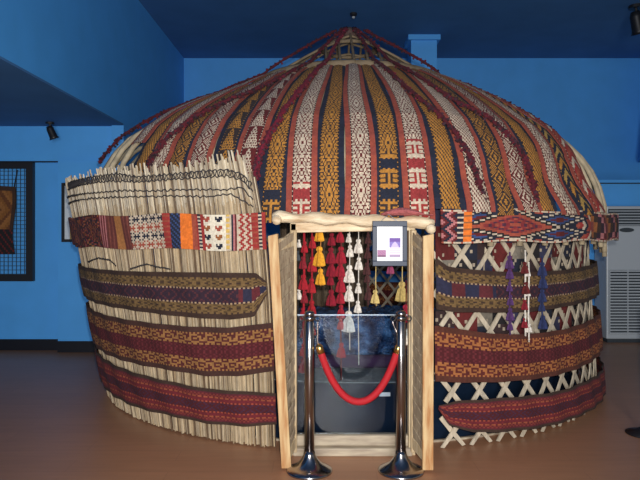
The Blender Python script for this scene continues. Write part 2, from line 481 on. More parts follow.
E = wall_band('tent_band', [(435.5, 325), (489, 333), (523, 333.6), (557, 329.5), (592, 316)],
              [(434, 380.5), (471.5, 381.5), (506, 380.5), (540, 377), (568, 370), (595, 354.7)], gE, 28, a1=195, cell=.016)
put(E, 'orange scroll and maroon woven band, middle one on the right lattice wall', 'woven band', WB)
Fb = wall_band('tent_band', [(437, 404), (454, 400), (489, 397.6), (523, 395), (557, 390), (581.5, 380.5), (599, 367)],
              [(437, 408), (447.5, 424), (471.5, 431), (506, 430), (540, 426), (568, 418), (592, 406), (602, 392)], pat_red, 24, a1=120, cell=.016)
put(Fb, 'plain dark red striped band, lowest on the right lattice wall', 'woven band', WB)

# the two patterned rim rugs
def px_table(lst, z, off):
    return [(surf(x, HZ - (z - EYE) / 4.6 * F, off)[0], c) for x, c in lst]
sections = px_table([(60, 'mott'), (103, 'pinkst'), (108, 'brown'), (116, 'rust'), (124, 'brown'), (133, 'leaf'), (165, 'red'), (173, 'navy'),
                     (181, 'orange'), (193, 'salm'), (198, 'dots'), (206, 'hearts'), (227, 'yell'), (231, 'stripe'), (239, 'zig'),
                     (252, 'red'), (259, 'dots'), (267, 'stripe'), (280, 'dots')], 1.5, .03)
def pat_rimleft_fn(t, i, j):
    name = sections[0][1]
    for a, c in sections:
        if t >= a: name = c
    if name == 'mott': return [DRED, BLACK, RUST, NAVY, DRED, (.25, .06, .05)][(i // 3 + (j // 3) * 2 + (i * j // 7)) % 6]
    if name == 'pinkst': return PINK if i % 2 else DRED
    if name == 'brown': return (.13, .03, .025) if i % 3 else (.22, .06, .04)
    if name == 'rust': return (.42, .17, .05)
    if name == 'leaf':
        k = j % 5; q = (i + (j // 5) * 3) % 6
        dark = NAVY if (j // 5) % 2 else SALMON
        return dark if (k == 2 or abs(q - 3) == abs(k - 2)) and q != 0 else CREAM
    if name == 'red': return RED if j % 3 else SALMON
    if name == 'navy': return NAVY if (i + j) % 3 else BLUE
    if name == 'orange': return ORANGE
    if name == 'salm': return SALMON
    if name == 'dots': return NAVY if j % 2 and i % 4 < 2 else (CREAM if i % 4 < 2 else RED)
    if name == 'hearts':
        k = j % 5; q = i % 7
        on = (k in (1, 2, 3) and 1 <= q <= 4) and not (k == 3 and q in (2,)) and not (k == 1 and q in (1, 4))
        return ([SALMON, NAVY, RUST][((i // 7) + j // 5) % 3]) if on else (.75, .67, .52)
    if name == 'yell': return (.62, .40, .10) if j % 3 else CREAM
    if name == 'stripe': return [NAVY, PINK, DRED, CREAM][i % 4]
    if name == 'zig': return CREAM if (i + abs(j % 4 - 2)) % 4 < 2 else RED
    return RED
def rim_band(name, ztop, zbot, t0, t1, colfn, rows, cell, Rf, off, top_=None):
    nu = int(math.radians(t1 - t0) * 2.5 / cell)
    def fn(u, v):
        t = lerp(t0, t1, u); z = lerp(zbot, ztop, v) + .008 * math.sin(t * .35)
        return pol(t, Rf(t, z) + off + .009 * math.sin(t * .8 + v * 2), z)
    return M().grid(fn, nu, rows, lambda i, j: vary(colfn(lerp(t0, t1, (i + .5) / nu), i, j), .1)).build(name, m_weave, solid=.01)
te = surf(268, 232)[0]
o = rim_band('rim_rug', 1.625, 1.378, -112, te, pat_rimleft_fn, 20, .012, R_left, .035)
put(o, 'narrow multicoloured flat-woven strip with cream leaf panel around the top of the reed screen', 'woven band')
dia = px_table([(503, 1), (545, 2), (471, 3)], 1.5, .1)
def pat_rimright(t, i, j):
    x = lambda tc, w: abs(t - tc) / w
    v = abs(j - 9.5) / 10
    if j == 0 or j == 19: return CREAM if i % 5 else SALMON
    tR, tN2, tN1 = dia[0][0], dia[1][0], dia[2][0]
    t_end = surf(452, 235, .1)[0]
    if t < t_end - .4: return [PINK, DRED, NAVY][int((i + abs(j % 8 - 4)) / 2) % 3]
    if t < t_end + .5: return CREAM if j % 3 == 0 else NAVY
    if t < t_end + 1.7: return ORANGE if j % 4 else RUST
    d = x(tR, 11.0) + v
    if d < 1.02:
        if d > .93: return BLACK
        if d > .85: return CREAM
        if d > .74: return BLACK
        if d > .62: return SALMON
        k = int(d * 16) % 4
        return [(.24, .03, .03), SALMON, (.20, .02, .025), (.07, .02, .04)][k]
    for tc, w in ((tN1, 6.5), (tN2, 9.0)):
        d2 = min(x(tc, w) + abs(j - 14) / 7, x(tc, w) + abs(j - 5) / 7)
        if d2 < 1:
            return NAVY if d2 > .72 else (CREAM if d2 > .62 else (NAVY if d2 > .45 else (BLUE if d2 > .28 else DRED)))
    if t < tN2 + 10: return [SALMON, RED, CREAM, NAVY][int((i + abs(j - 9.5)) // 3) % 4]
    return [DRED, (.22, .05, .04), RUST, BROWN, PURPLE, PINK][int((i // 4) + (abs(j - 9) // 4)) % 6]
ROOFR = lambda t, z: 2.555
t0r = surf(434.5, 235, .1)[0]
o = rim_band('rim_rug', 1.655, 1.43, t0r, 128, pat_rimright, 20, .014, ROOFR, .035)
put(o, 'flat-woven strip with big red concentric diamond tied around the roof rim at right', 'woven band')

# ------------------------------------------------------------------ roof strips
def P_diamond(light, dark, per=44):
    def f(i, j):   # i in 0..11 pattern column, j row
        x = abs(i - 6.5); y = abs(j % per - per / 2)
        d = x + y * .36; q = d % 3.4
        if x > 6: return light if j % 3 else dark
        if q < 1.05: return dark
        return dark if (1.7 < q < 2.5 and j % 3 == 0) else light
    return f
def P_H(light, gap, dark):
    def f(i, j):
        k = (j * 3 // 4) % 19; x = abs(i - 6.5)
        if k in (0, 12): return light if (i // 2) % 2 else gap
        if k > 12: return gap
        if k in (1, 2, 10, 11) or x < 1.2: return light
        if k in (4, 5, 7, 8): return light if x > 3 else dark
        return dark
    return f
def P_chev(a, b, c):
    def f(i, j):
        k = int((j * .8 + abs(i - 6.5) * 1.1) // 5) % 4; return [a, b, c, b][k]
    return f
def P_cross(light, dark):
    def f(i, j):
        y = (j % 20) - 10; x = i - 6.5
        d = abs(x) + abs(y) * .75
        if 4.4 < d < 5.9: return light
        if abs(x) < 1 and abs(y) < 3 or abs(y) < 1 and abs(x) < 2.4: return light
        if d > 7.6 and (i + j) % 2: return light
        return dark
    return f
def P_dots(light, dark):
    def f(i, j): return light if ((i + (j // 2)) % 3) else dark
    return f
def P_arrow(light, dark):
    def f(i, j):
        y = j % 30; x = abs(i - 6.5)
        return light if x < 6.8 - y * .2 and (int(x * 1.5 + y * .5)) % 3 else dark
    return f
GD, ND = GOLD, (.035, .022, .02)
LW = CREAM
STW = 4.55
def strip_spec(k):
    """k counts strips, 0 = gold/navy strip above the framed sign; even = gold on navy, odd = cream on dark red"""
    gold = k % 2 == 0
    if gold:
        table = {0: ('H', 58), 2: ('dots', 0), -2: ('dia', 0), -4: ('H', 26), 4: ('cross', 0), 6: ('dots', 0), 8: ('chev', 0),
                 -6: ('arrow', 0), -8: ('cross', 0), -10: ('dots', 0)}
    else:
        table = {1: ('H', 70), -1: ('dia', 0), -3: ('H', 31), 3: ('dots', 0), 5: ('cross', 0), 7: ('dia', 0), 9: ('chevw', 0),
                 -5: ('arrow', 0), -7: ('cross', 0), -9: ('dia', 0)}
    return gold, *table.get(k, ('dia' if k % 4 < 2 else 'cross', 0))
words = {'H': 'comb motifs', 'dia': 'nested diamonds', 'dots': 'fine dotted rows', 'cross': 'crossed lozenges', 'arrow': 'long arrowheads',
         'chev': 'navy and gold chevrons', 'chevw': 'cream and red chevrons'}
ords = ['', 'first', 'second', 'third', 'fourth', 'fifth', 'sixth', 'seventh', 'eighth', 'ninth', 'tenth', 'eleventh', 'twelfth', 'thirteenth', 'fourteenth', 'fifteenth', 'sixteenth']
TH_SIGN = 3.35
STRIPS_LEFT = 10
def roof_strip(k):
    gold, kind, hrows = strip_spec(k)
    tc = TH_SIGN + k * STW; half = STW / 2 + .13
    s0 = .068 if abs(tc) < 16 else (.10 if tc > 0 else .20)
    if tc < -15.5 and tc > -19: s0 = .12
    if k == -11: s0 = .34
    if tc > 12: s0 = .085 + .02 * abs(math.sin(k * 2.3))
    s1 = .955
    NR, NC = 250, 26
    light, dark = (GD, ND) if gold else (LW, DRED)
    edge, edge2 = (NAVY, (.015, .019, .038)) if gold else (SALMON, (.30, .06, .04))
    fm = {'dia': P_diamond(light, dark, 42 if gold else 48), 'dots': P_dots(light, dark), 'cross': P_cross(light, dark),
          'arrow': P_arrow(light, dark), 'chev': P_chev(GOLD, NAVY, (.40, .24, .06)), 'chevw': P_chev(CREAM, RED, SALMON),
          'H': P_diamond(light, dark)}[kind]
    fh = P_H(light, NAVY if gold else (.28, .03, .03), dark if gold else RED)
    wphase = random.uniform(0, 6)
    def fn(u, v):
        s = lerp(s0, s1, v)
        r, z = roof(tc, s, .0)
        p = .36 * min(1, 1)
        x = (u - .5) * 2 * half
        spread = (2.53 / r) ** p
        side = smooth(14, 50, abs(tc))
        wav = (1.3 if tc > 0 else .8) * side * math.sin(s * 16 + wphase) * (1 - s) * (1.6 if s < .3 else 1) + .25 * math.sin(s * 9 + wphase)
        t = (tc + x + wav) * spread
        off = .012 + (.010 if k % 2 else 0) + .006 * math.cos(x / half * PI)
        r, z = roof(t, s, off)
        if tc > 12: r += .062 * (1 - smooth(.10, .20, s))
        return pol(t, r, z)
    def cf(i, j):
        e = min(i, NC - 1 - i)
        if e < 5: return vary(edge if (j // 9) % 2 else edge2, .06)
        if e == 5: return vary((.02, .012, .012) if j % 4 else light, .1)
        c = (fh if j < hrows else fm)(i - 6, j)
        return vary(c, .18)
    o = M().grid(fn, NC, NR, cf).build('woven_strip', m_weave, solid=.006)
    look = 'gold-on-navy' if gold else 'cream-on-red'
    if k == 0: lab = 'navy-edged woven roof strip with gold comb motifs, directly above the framed sign'
    else:
        side = 'right' if k > 0 else 'left'
        lab = f"{look} roof strip, {words[kind]}, {ords[abs(k)]} {side} of the strip above the sign"
    put(o, lab, 'woven strip', 'woven strips side by side over the yurt roof')
for k in range(-11, 10): roof_strip(k)

# red cloth scrap above the lintel
def fn(u, v):
    x = lerp(.40, .74, u); return (x, 4.085 - .03 * math.sin(v * 3) + .01 * math.sin(u * 14), 1.60 + .045 * v * math.sin(PI * min(1, u * 1.1 + .05)) + .012)
put(M().grid(fn, 20, 6, lambda i, j: vary((.42, .11, .11), .15)).build('cloth_scrap', m_soft, solid=.006),
    'crumpled dusty pink cloth tucked above the right half of the door lintel', 'cloth')

# ------------------------------------------------------------------ tasselled ropes over the roof
def roof_rope(pts, rad, label, col=(.085, .007, .014), alt=(.03, .01, .015), tufts=True, tailoff=.05):
    """pts: (theta, s) control points"""
    n = 90; path = []; cum = []
    P = [Vector((a, b, 0)) for a, b in pts]
    for i in range(n + 1):
        u = i / n * (len(P) - 1); q = min(int(u), len(P) - 2); t = u - q
        p0 = P[max(q - 1, 0)]; p1 = P[q]; p2 = P[q + 1]; p3 = P[min(q + 2, len(P) - 1)]
        v = .5 * ((2 * p1) + (-p0 + p2) * t + (2 * p0 - 5 * p1 + 4 * p2 - p3) * t * t + (-p0 + 3 * p1 - 3 * p2 + p3) * t ** 3)
        if v.y <= 1:
            r, z = roof(v.x, v.y, tailoff)
        else:
            e = (v.y - 1) / .35; r = lerp(1.0, .12, e); z = lerp(3.08, 3.67, e ** .9)
        path.append(pol(v.x, r, z))
    m = M()
    root = m.tube(path, [rad * (1 + .25 * math.sin(i * 2.3)) for i in range(n + 1)], 7, col).build('tassel_rope', m_soft, smooth_=True)
    put(root, label, 'rope', 'dark red woollen ropes over the yurt roof')
    if tufts:
        tm = M()
        for i in range(2, n):
            for q in range(3):
                p = Vector(path[i]); a = random.uniform(0, 2 * PI)
                d = Vector((math.cos(a), math.sin(a) * .8 - .3, random.uniform(-.6, .5))).normalized()
                L_ = random.uniform(.018, .034)
                tm.tube([p, p + d * L_ * .6, p + d * L_ + Vector((0, 0, -.008))], [.006, .009, .011], 5,
                        random.choice([col, alt, (.13, .01, .022), (.06, .02, .03)]))
        t = tm.build('yarn_tufts', m_soft, root); t['kind'] = 'stuff'
    return root
def on_roof(px, py):
    def err(t, q):
        rr, zz = roof(t, q, .03); p = pol(t, rr, zz)
        return (320 + F * p[0] / p[1] - px) ** 2 + (HZ - F * (p[2] - EYE) / p[1] - py) ** 2
    best = min((err(t, q / 40), t, q / 40) for t in range(-70, 71, 4) for q in range(0, 40))
    dt, dq = 2, .012
    for _ in range(40):
        c = min((err(best[1] + a * dt, min(.99, max(0, best[2] + b_ * dq))), best[1] + a * dt, min(.99, max(0, best[2] + b_ * dq))) for a in (-1, 0, 1) for b_ in (-1, 0, 1))
        if c[0] < best[0]: best = c
        else: dt *= .6; dq *= .6
    return best[1:]
def rope_px(pts, top, *a, **k):
    q = [on_roof(*p) for p in pts]; q.append((q[-1][0] + (q[-1][0] - q[-2][0]) * .3, 1.33)); return roof_rope(q, *a, **k)
rope_px([(256, 182), (263, 150), (281, 118), (308, 82)], -40, .017, 'thick dark red tufted rope slanting from crown to the right edge of the reed screen', (.15, .006, .022), (.07, .006, .016))
rope_px([(482, 212), (474, 172), (448, 127), (400, 84)], 40, .014, 'dark red tufted rope running from crown down the middle of the right roof slope')
rope_px([(533, 205), (521, 156), (488, 120), (435, 90)], 60, .014, 'dark red tufted rope over the far right roof slope, second in from the skyline')
roof_rope([(70, .50), (63, .64), (59, .8), (58, 1.0), (58, 1.33)], .013, 'dark tufted rope along the right skyline of the roof', tailoff=.025)
rope_px([(150, 166), (178, 132), (225, 104), (280, 80)], -60, .014, 'dark red tufted rope over the left roof slope above the reed screen')
roof_rope([(-72, .3), (-68, .45), (-64, .62), (-62, .8), (-60, 1.0), (-60, 1.33)], .013, 'dark tufted rope along the left skyline of the roof', tailoff=.04)

# ------------------------------------------------------------------ wooden door
YD = 4.20
door = empty('wooden_door', (CX - .08, YD, 0))
put(door, 'open pale weathered wooden double door with hewn lintel at the yurt entrance', 'door')
jl, jr = at(293.5, 300, YD)[0], at(411.5, 300, YD)[0]
for x, l in ((jl, 'left'), (jr, 'right')):
    M().box((x - .022, YD - .03, .0), (x + .022, YD + .05, 1.56)).build('jamb', m_jamb, door, bevel=.006)
# rough main lintel
lin = M(); b = 0; n = 24
for i in range(n + 1):
    t = i / n; x = lerp(at(272, 0, 4.08)[0], at(435, 0, 4.08)[0], t)
    zc = 1.597 - .035 * smooth(0, 1, t) + .006 * math.sin(i * 1.3); h = .036 + .007 * math.sin(i * .9 + 1); d = .045 + .006 * math.sin(i * 1.7)
    if i in (0, n): h *= .7; d *= .7
    yc = 4.12
    for q in range(8):
        a = 2 * PI * q / 8 + PI / 8
        lin.v.append((x, yc + d * math.cos(a) * 1.05, zc + h * math.sin(a) * 1.05))
    if i:
        for q in range(8):
            q2 = (q + 1) % 8; lin.face((b + q, b + q2, b + 8 + q2, b + 8 + q))
        b += 8
lin.face(range(8)[::-1]); lin.face(range(b, b + 8))
lin.build('lintel', m_lint, door, smooth_=True)
M().hexa([(jl - .02, YD - .03, 1.495), (jr - .02, YD - .03, 1.51), (jr - .02, YD + .05, 1.51), (jl - .02, YD + .05, 1.495),
          (jl - .02, YD - .03, 1.575), (jr - .02, YD - .03, 1.56), (jr - .02, YD + .05, 1.56), (jl - .02, YD + .05, 1.575)]).build('head_board', m_lint, door, bevel=.005)
# knots where lintel meets the walls
for px, s in ((275, 1), (430, 1)):
    x, y, z = at(px, 220 if px < 300 else 229, 4.05)
    M().tube([(x, y + .10, z + .02), (x + .01, y + .02, z), (x + .01, y - .015, z - .01)], [.03, .034, .022], 9).build('lashing_peg', m_lint, door, smooth_=True)
M().box((jl, YD - .05, 0), (jr, YD + .10, .055)).build('threshold', m_sill, door, bevel=.008)
M().box((jl + .022, YD + .0, .055), (jr - .022, YD + .07, .125)).build('sill_board', m_sill, door, bevel=.006)
def leaf(outer_top, outer_bot, inner_x, ydepth, w_out):
    """leaf opened towards the visitor; outer_*: px of the outer stile centre"""
    ot = Vector((at(outer_top, 0, ydepth)[0], ydepth, 1.475)); ob = Vector((at(outer_bot, 0, ydepth)[0], ydepth, .012))
    it = Vector((inner_x, YD - .055, 1.515)); ib = Vector((inner_x, YD - .055, .04))
    def lp(u, v, off=0):
        p = (ot * (1 - u) + it * u) * v + (ob * (1 - u) + ib * u) * (1 - v)
        d = (it - ot).cross(Vector((0, 0, 1))).normalized(); return p + d * off
    def slab(u0, u1, v0, v1, th):
        return M().hexa([lp(u0, v0, -th), lp(u1, v0, -th), lp(u1, v0, th), lp(u0, v0, th), lp(u0, v1, -th), lp(u1, v1, -th), lp(u1, v1, th), lp(u0, v1, th)])
    L_ = slab(.08, .95, .03, .97, .009).build('door_leaf', m_pan, door)
    # carved slanting slats on the panel
    sl = M()
    for i in range(15):
        v = .06 + i * .062
        for sd in (-1, 1):
            a = [lp(.13, v, sd * .009), lp(.85, v + .03, sd * .009), lp(.85, v + .065, sd * .009), lp(.13, v + .035, sd * .009)]
            c = [lp(.13, v, sd * .016), lp(.85, v + .03, sd * .016), lp(.85, v + .065, sd * .016), lp(.13, v + .035, sd * .016)]
            sl.hexa(a + c)
    def sub(name, m, mt):
        o = m.build(name, mt, L_, bevel=.004); return o
    sub('panel_slats', sl, m_pan)
    # outer stile: a thick plank seen edge on
    cx_t, cx_b = ot.x, ob.x; w = w_out / 2; y = ydepth
    st = M().hexa([(cx_b - w, y - .02, .012), (cx_b + w, y - .02, .012), (cx_b + w, y + .02, .012), (cx_b - w, y + .02, .012),
                   (cx_t - w, y - .02, 1.475), (cx_t + w, y - .02, 1.49), (cx_t + w, y + .02, 1.49), (cx_t - w, y + .02, 1.475)])
    sub('stile', st, m_door)
    sub('stile', slab(.9, .995, .0, 1.0, .018), m_jamb)
    sub('rail', slab(.08, .95, .93, .98, .014), m_jamb)
    sub('rail', slab(.08, .95, .02, .07, .014), m_jamb)
leaf(273, 286.5, jl + .012, 3.93, .062)
leaf(428, 427.5, jr - .0, 3.90, .068)

# ------------------------------------------------------------------ framed sign
sg = empty('framed_sign', (at(389.5, 243, 4.03)[0], 4.03, at(389, 265.5, 4.03)[2]), math.radians(0))
put(sg, 'small framed white notice with purple pictures hanging from the door lintel', 'sign')
def sgbox(name, x0, x1, y0, y1, d0, d1, mt, col=(1, 1, 1), bevel=0):
    a = at(x0, y1, 4.03); b_ = at(x1, y0, 4.03); sk = 0
    return M().box((a[0], 4.03 + d0, a[2]), (b_[0], 4.03 + d1, b_[2]), col)
fm = M()
for (x0, x1, y0, y1) in ((372.5, 407, 221, 226.5), (372.5, 407, 261, 266), (372.5, 377, 226.5, 261), (402.5, 407, 226.5, 261)):
    a = at(x0, y1, 4.03); b_ = at(x1, y0, 4.03); fm.box((a[0], 4.018, a[2]), (b_[0], 4.045, b_[2]))
fm.build('frame', m_navyframe, sg, bevel=.003)
sgbox('paper', 376.5, 403, 226, 261.5, .004, .010, m_paper, (.88, .88, .90)).build('paper', m_paper, sg)
def patch(name, x0, x1, y0, y1, fnc, nx, ny):
    a = at(x0, y1, 4.03); b_ = at(x1, y0, 4.03)
    return M().grid(lambda u, v: (lerp(a[0], b_[0], u), 4.0325, lerp(a[2], b_[2], v)), nx, ny, fnc).build(name, m_paper, sg)
def picA(i, j):
    x, y = i / 11, j / 19
    if y > .82: return (.14, .06, .32)
    if y > .5:
        return (.22, .16, .48) if abs(x - .5) + (y - .5) > .42 else (.55, .45, .68)
    if y > .1: return (.78, .70, .82) if (j % 2) else (.66, .52, .70)
    return (.35, .25, .40)
patch('picture', 389.5, 400.5, 238, 257, picA, 12, 20)
def picB(i, j): return (.16, .05, .12) if j < 2 else ((.34, .14, .30) if (i + j) % 3 else (.45, .20, .30))
patch('picture', 377.5, 386, 250, 257, picB, 9, 8)
M().tube([(at(389, 0, 4.03)[0] - .05, 4.035, at(0, 221, 4.03)[2]), (at(389, 0, 4.03)[0], 4.052, at(0, 214, 4.03)[2]), (at(389, 0, 4.03)[0] + .05, 4.035, at(0, 221, 4.03)[2])], .002, 4).build('hanging_wire', m_metal, sg)

# ------------------------------------------------------------------ stanchions and rope
YS = 3.90
def stanchion(px, label):
    x = (px - 320) / F * YS
    root = empty('stanchion', (x, YS, 0)); put(root, label, 'stanchion', 'chrome rope stanchions in front of the yurt door')
    M().lathe([(.143, 0), (.145, .008), (.138, .016), (.11, .028), (.075, .05), (.05, .08), (.036, .11), (.0315, .13)], 48, (x, YS, 0)).build('base', m_chrome, root, smooth_=True)
    M().lathe([(.031, .125), (.031, .93), (.027, .935), (.027, .945)], 32, (x, YS, 0)).build('pole', m_chrome, root, smooth_=True)
    M().lathe([(.029, .945), (.036, .950), (.036, .968), (.029, .974)], 32, (x, YS, 0)).build('collar', m_chrome, root, smooth_=True)
    M().lathe([(.024, .972), (.031, .982), (.031, .996), (.02, 1.006), (.004, 1.010)], 32, (x, YS, 0)).build('cap', m_chrome, root, smooth_=True)
    for s in (-1, 1):
        M().tube([(x + s * (.034 + .016 * (1 - math.cos(a * PI / 6))), YS, .958 + .016 * math.sin(a * PI / 6)) for a in range(13)], .004, 6, caps=False).build('ring', m_black, root, smooth_=True)
    return x
xl = stanchion(309.5, 'left chrome stanchion beside the left door leaf, holding the red rope')
xr = stanchion(401, 'right chrome stanchion beside the right door leaf, holding the red rope')
x0, x1 = at(320.5, 0, YS)[0], at(402, 0, YS)[0] - .03
zt, zb = at(0, 351, YS)[2], at(0, 401.5, YS)[2]
path = []
for i in range(41):
    t = -1 + 2 * i / 40; c = (math.cosh(1.65 * t) - 1) / (math.cosh(1.65) - 1)
    path.append((lerp(x0, x1, i / 40), YS - .005, lerp(zb, zt, c)))
rope = M().tube(path, .0225, 16).build('barrier_rope', m_velvet, smooth_=True, origin=path[20])
put(rope, 'sagging red velvet barrier rope strung between the two chrome stanchions', 'rope')
for e, d, xs in ((path[0], path[1], xl + .052), (path[-1], path[-2], xr - .052)):
    e = Vector(e); u = (e - Vector(d)).normalized()
    M().tube([e - u * .015, e + u * .03, e + u * .045], [.0245, .0235, .012], 16).build('end_cap', m_brass, rope, smooth_=True)
    M().tube([e + u * .04, e + u * .06, Vector((xs, YS, .93)), Vector((xs, YS, .947))], [.006, .006, .005, .005], 8).build('snap_hook', m_chrome, rope, smooth_=True)

# ------------------------------------------------------------------ tassel strings
def tassel(m, x, y, z, s, col):
    n = 10
    m.lathe([(.003, 0), (s * .13, -s * .06), (s * .16, -s * .20), (s * .10, -s * .30), (s * .20, -s * .45), (s * .27, -s * .75), (s * .31, -s * 1.0), (s * .20, -s * 1.06)], n, (x, y, z), col, .20)
def tstring(x, y, z0, z1, items, cordcol, label, group, rad=.0035):
    root = M().tube([(x + .002 * math.sin(i), y, lerp(z0, z1, i / 8)) for i in range(9)], rad, 6, cordcol).build('tassel_string', m_soft, smooth_=True, origin=(x, y, z0))
    put(root, label, 'tassel', group)
    for (z, s, col) in items:
        s *= random.uniform(.85, 1.25); z += random.uniform(-.01, .01); m = M(); tassel(m, x + random.uniform(-.006, .006), y + random.uniform(-.004, .004), z, s, col)
        m.build('tassel', m_soft, root, smooth_=False)
GI = 'tasselled wool strings hanging in the doorway'
RD = (.33, .008, .018); YL = (.72, .33, .02); WH = (.70, .64, .56); DRK = (.07, .02, .02); PALE = (.62, .46, .17); PU = (.16, .06, .16)
def instr(px, y0, y1, depth, items, cordcol, label, rad=.0035):
    x = at(px, 0, depth)[0]; zt_ = at(0, y0, depth)[2]; zb_ = at(0, y1, depth)[2]
    tstring(x, depth, min(zt_, 1.53), zb_, [(at(0, yy, depth)[2], s, c) for yy, s, c in items], cordcol, label, GI, rad)
Yi = 4.29
instr(304, 226, 372, Yi, [(240 + 17 * i, .085, RD if i % 2 == 0 else (.22, .01, .02)) for i in range(8)], RD, 'bright red tassel string hanging nearest the left door jamb', .009)
instr(312, 226, 345, Yi + .06, [(236 + 21 * i, .09, (.36, .012, .02)) for i in range(5)], RD, 'red tassel string just left of the yellow tassels', .007)
instr(320.5, 226, 286, Yi, [(224, .09, YL), (247, .125, YL), (269, .125, YL)], (.5, .22, .05), 'yellow tassel string with large golden tassels')
instr(331.5, 226, 298, Yi + .07, [(232 + 14 * i, .09, (.24, .006, .02)) for i in range(5)], DRED, 'dark red tassel string just right of the yellow tassels', .006)
instr(341, 226, 380, Yi, [(230 + 15 * i, .095, (.30, .008, .022)) for i in range(6)] + [(318, .09, RD), (343, .11, RD)], DRED, 'long crimson tassel string beside the white tassels', .006)
instr(349.5, 228, 350, Yi - .01, [(233, .065, WH), (246, .08, WH), (265, .10, WH), (284, .10, WH), (312, .13, WH)], WH, 'longer string of white tassels, left one of the white pair')
instr(358.5, 226, 365, Yi - .02, [(238, .08, WH), (258, .08, WH), (284, .08, WH), (302, .08, WH)], WH, 'string of small white tassels, right one of the white pair')
instr(368, 228, 305, Yi + .04, [(235 + 13 * i, .07, DRK) for i in range(5)], DRK, 'dark brown tassel string between the white tassels and the framed sign', .008)
instr(376, 240, 306, Yi + .02, [(291, .10, PALE)], PALE, 'single pale yellow tassel hanging below the left edge of the sign')
instr(390.5, 240, 276, Yi + .02, [(262, .07, (.30, .05, .12))], PU, 'short purple tassel hanging below the middle of the sign')
instr(402.5, 240, 300, Yi + .03, [(281, .11, (.50, .36, .12))], PALE, 'pale yellow tassel hanging close to the right door jamb')
instr(406, 280, 350, Yi - .03, [(305, .12, (.30, .01, .03)), (329, .10, WH)], DRED, 'red tassel over white tassel beside the right door jamb')
instr(298.5, 230, 330, Yi + .03, [(238, .05, WH), (252, .06, (.05, .06, .07)), (290, .06, WH)], BLACK, 'dark string with small grey tassels against the left door jamb')
GO = 'wool tassel strings hanging over the right wall bands'
def outstr(px, y0, y1, items, col, label, off=.085, rad=.006):
    th, _ = surf(px, 290, off); r = R_right(th, 1.2) + off
    p0 = pol(th, r, 0); d = p0[1]; z_ = lambda yy: EYE + (HZ - yy) / F * d
    tstring(p0[0], p0[1], z_(y0), z_(y1), [(z_(yy), s, c) for yy, s, c in items], col, label, GO, rad)
outstr(510.5, 252, 335, [(255 + 13 * i, .075, (.08, .03, .12)) for i in range(6)], (.08, .03, .12), 'dull purple tassel string hanging over the right bands')
outstr(526, 250, 336, [(262, .08, DRED), (282, .075, DRED), (300, .08, (.22, .01, .02)), (318, .08, (.22, .01, .02))], WH, 'red tassels on a thin white cord hanging over the right bands', rad=.007)
outstr(529.5, 262, 342, [(268, .06, WH), (290, .05, WH), (322, .06, WH)], WH, 'white knotted tassel cord beside the red tassels on the right wall', .10)
outstr(543, 256, 325, [(262 + 13 * i, .08, (.02, .03, .10)) for i in range(5)], (.02, .03, .10), 'navy tassel string, rightmost of those hanging on the right wall')

# ------------------------------------------------------------------ inside the yurt
pl = M(); n = 96; pts = []
for i in range(n): pts.append(pol(i * 360 / n, 2.27, 0))
b = 0
for z in (.012, .42):
    for p in pts: pl.v.append((p[0], p[1], z))
for i in range(n):
    j = (i + 1) % n; pl.face((i, j, n + j, n + i))
pl.face(range(n)[::-1]); pl.face(range(n, 2 * n))
plo = pl.build('display_platform', m_plinth); put(plo, 'round glossy dark navy platform filling the inside of the yurt', 'platform')
es = M()
for i in range(n + 1):
    t = i * 360 / n
    for (r, z) in ((2.28, 0), (2.30, 0), (2.30, .014), (2.28, .014)): es.v.append(pol(t, r, z))
for i in range(n):
    for e in range(4):
        e2 = (e + 1) % 4; es.face((i * 4 + e, i * 4 + 4 + e, i * 4 + 4 + e2, i * 4 + e2))
es.build('edge_strip', m_sill, plo)
cp = M()
for i in range(n): cp.v.append(pol(i * 360 / n, 2.24, .421))
for i in range(n): cp.v.append(pol(i * 360 / n, 2.24, .428))
for i in range(n):
    j = (i + 1) % n; cp.face((i, j, n + j, n + i))
cp.face(range(n)[::-1]); cp.face(range(n, 2 * n)); cp.build('grey_carpet', m_grey, plo)
# small white sticker on the platform front
a = pol(0, 2.27, 0)
xs0, xs1 = at(379, 0, 4.43)[0], at(390, 0, 4.43)[0]
def pf(x): return CY - math.sqrt(2.275 ** 2 - (x - CX) ** 2)
M().grid(lambda u, v: (lerp(xs0, xs1, u), pf(lerp(xs0, xs1, u)), .335 + .028 * v), 6, 2, lambda i, j: (.6, .6, .62)).build('sticker', m_paper, plo)
# glass barrier in the doorway
gz0, gz1 = .127, at(0, 315, 4.25)[2]
g = M().box((jl + .024, 4.232, gz0), (jr - .024, 4.240, gz1)).build('glass_panel', m_glass)
put(g, 'clear reflective glass barrier standing on the sill across the door opening', 'glass barrier')
M().box((jl + .024, 4.230, gz1), (jr - .024, 4.242, gz1 + .006)).build('top_edge', m_metal, g)
# bundle coloured like the glass reflections, and rolled rug, on the platform
bd = M(); NX, NZ = 40, 16
def bf(u, v):
    x = lerp(-.22, .78, u); a = v * PI
    yy = 5.30 - .30 * math.cos(a) * 1.0; zz = .43 + .40 * min(1, math.sin(a) * 2.2) ** .6
    return (x, yy, zz + .012 * math.sin(u * 37) * math.sin(a) + .008 * math.sin(u * 71 + v * 9))
bd.grid(bf, 60, 24, lambda i, j: (1, 1, 1))
bo = bd.build('reflection_bundle', m_glassrefl, solid=.01, smooth_=True)
put(bo, 'crinkled blue bundle behind the glass, standing in for reflections on the pane', 'bundle')
ru = M().tube([(lerp(-.25, .80, i / 20), 4.90 + .006 * math.sin(i), .482) for i in range(21)], .052, 14, (.05, .02, .06)).build('rolled_rug', m_soft, smooth_=True)
put(ru, 'rolled dark purple rug lying on the platform in front of the blue bundle', 'rug')
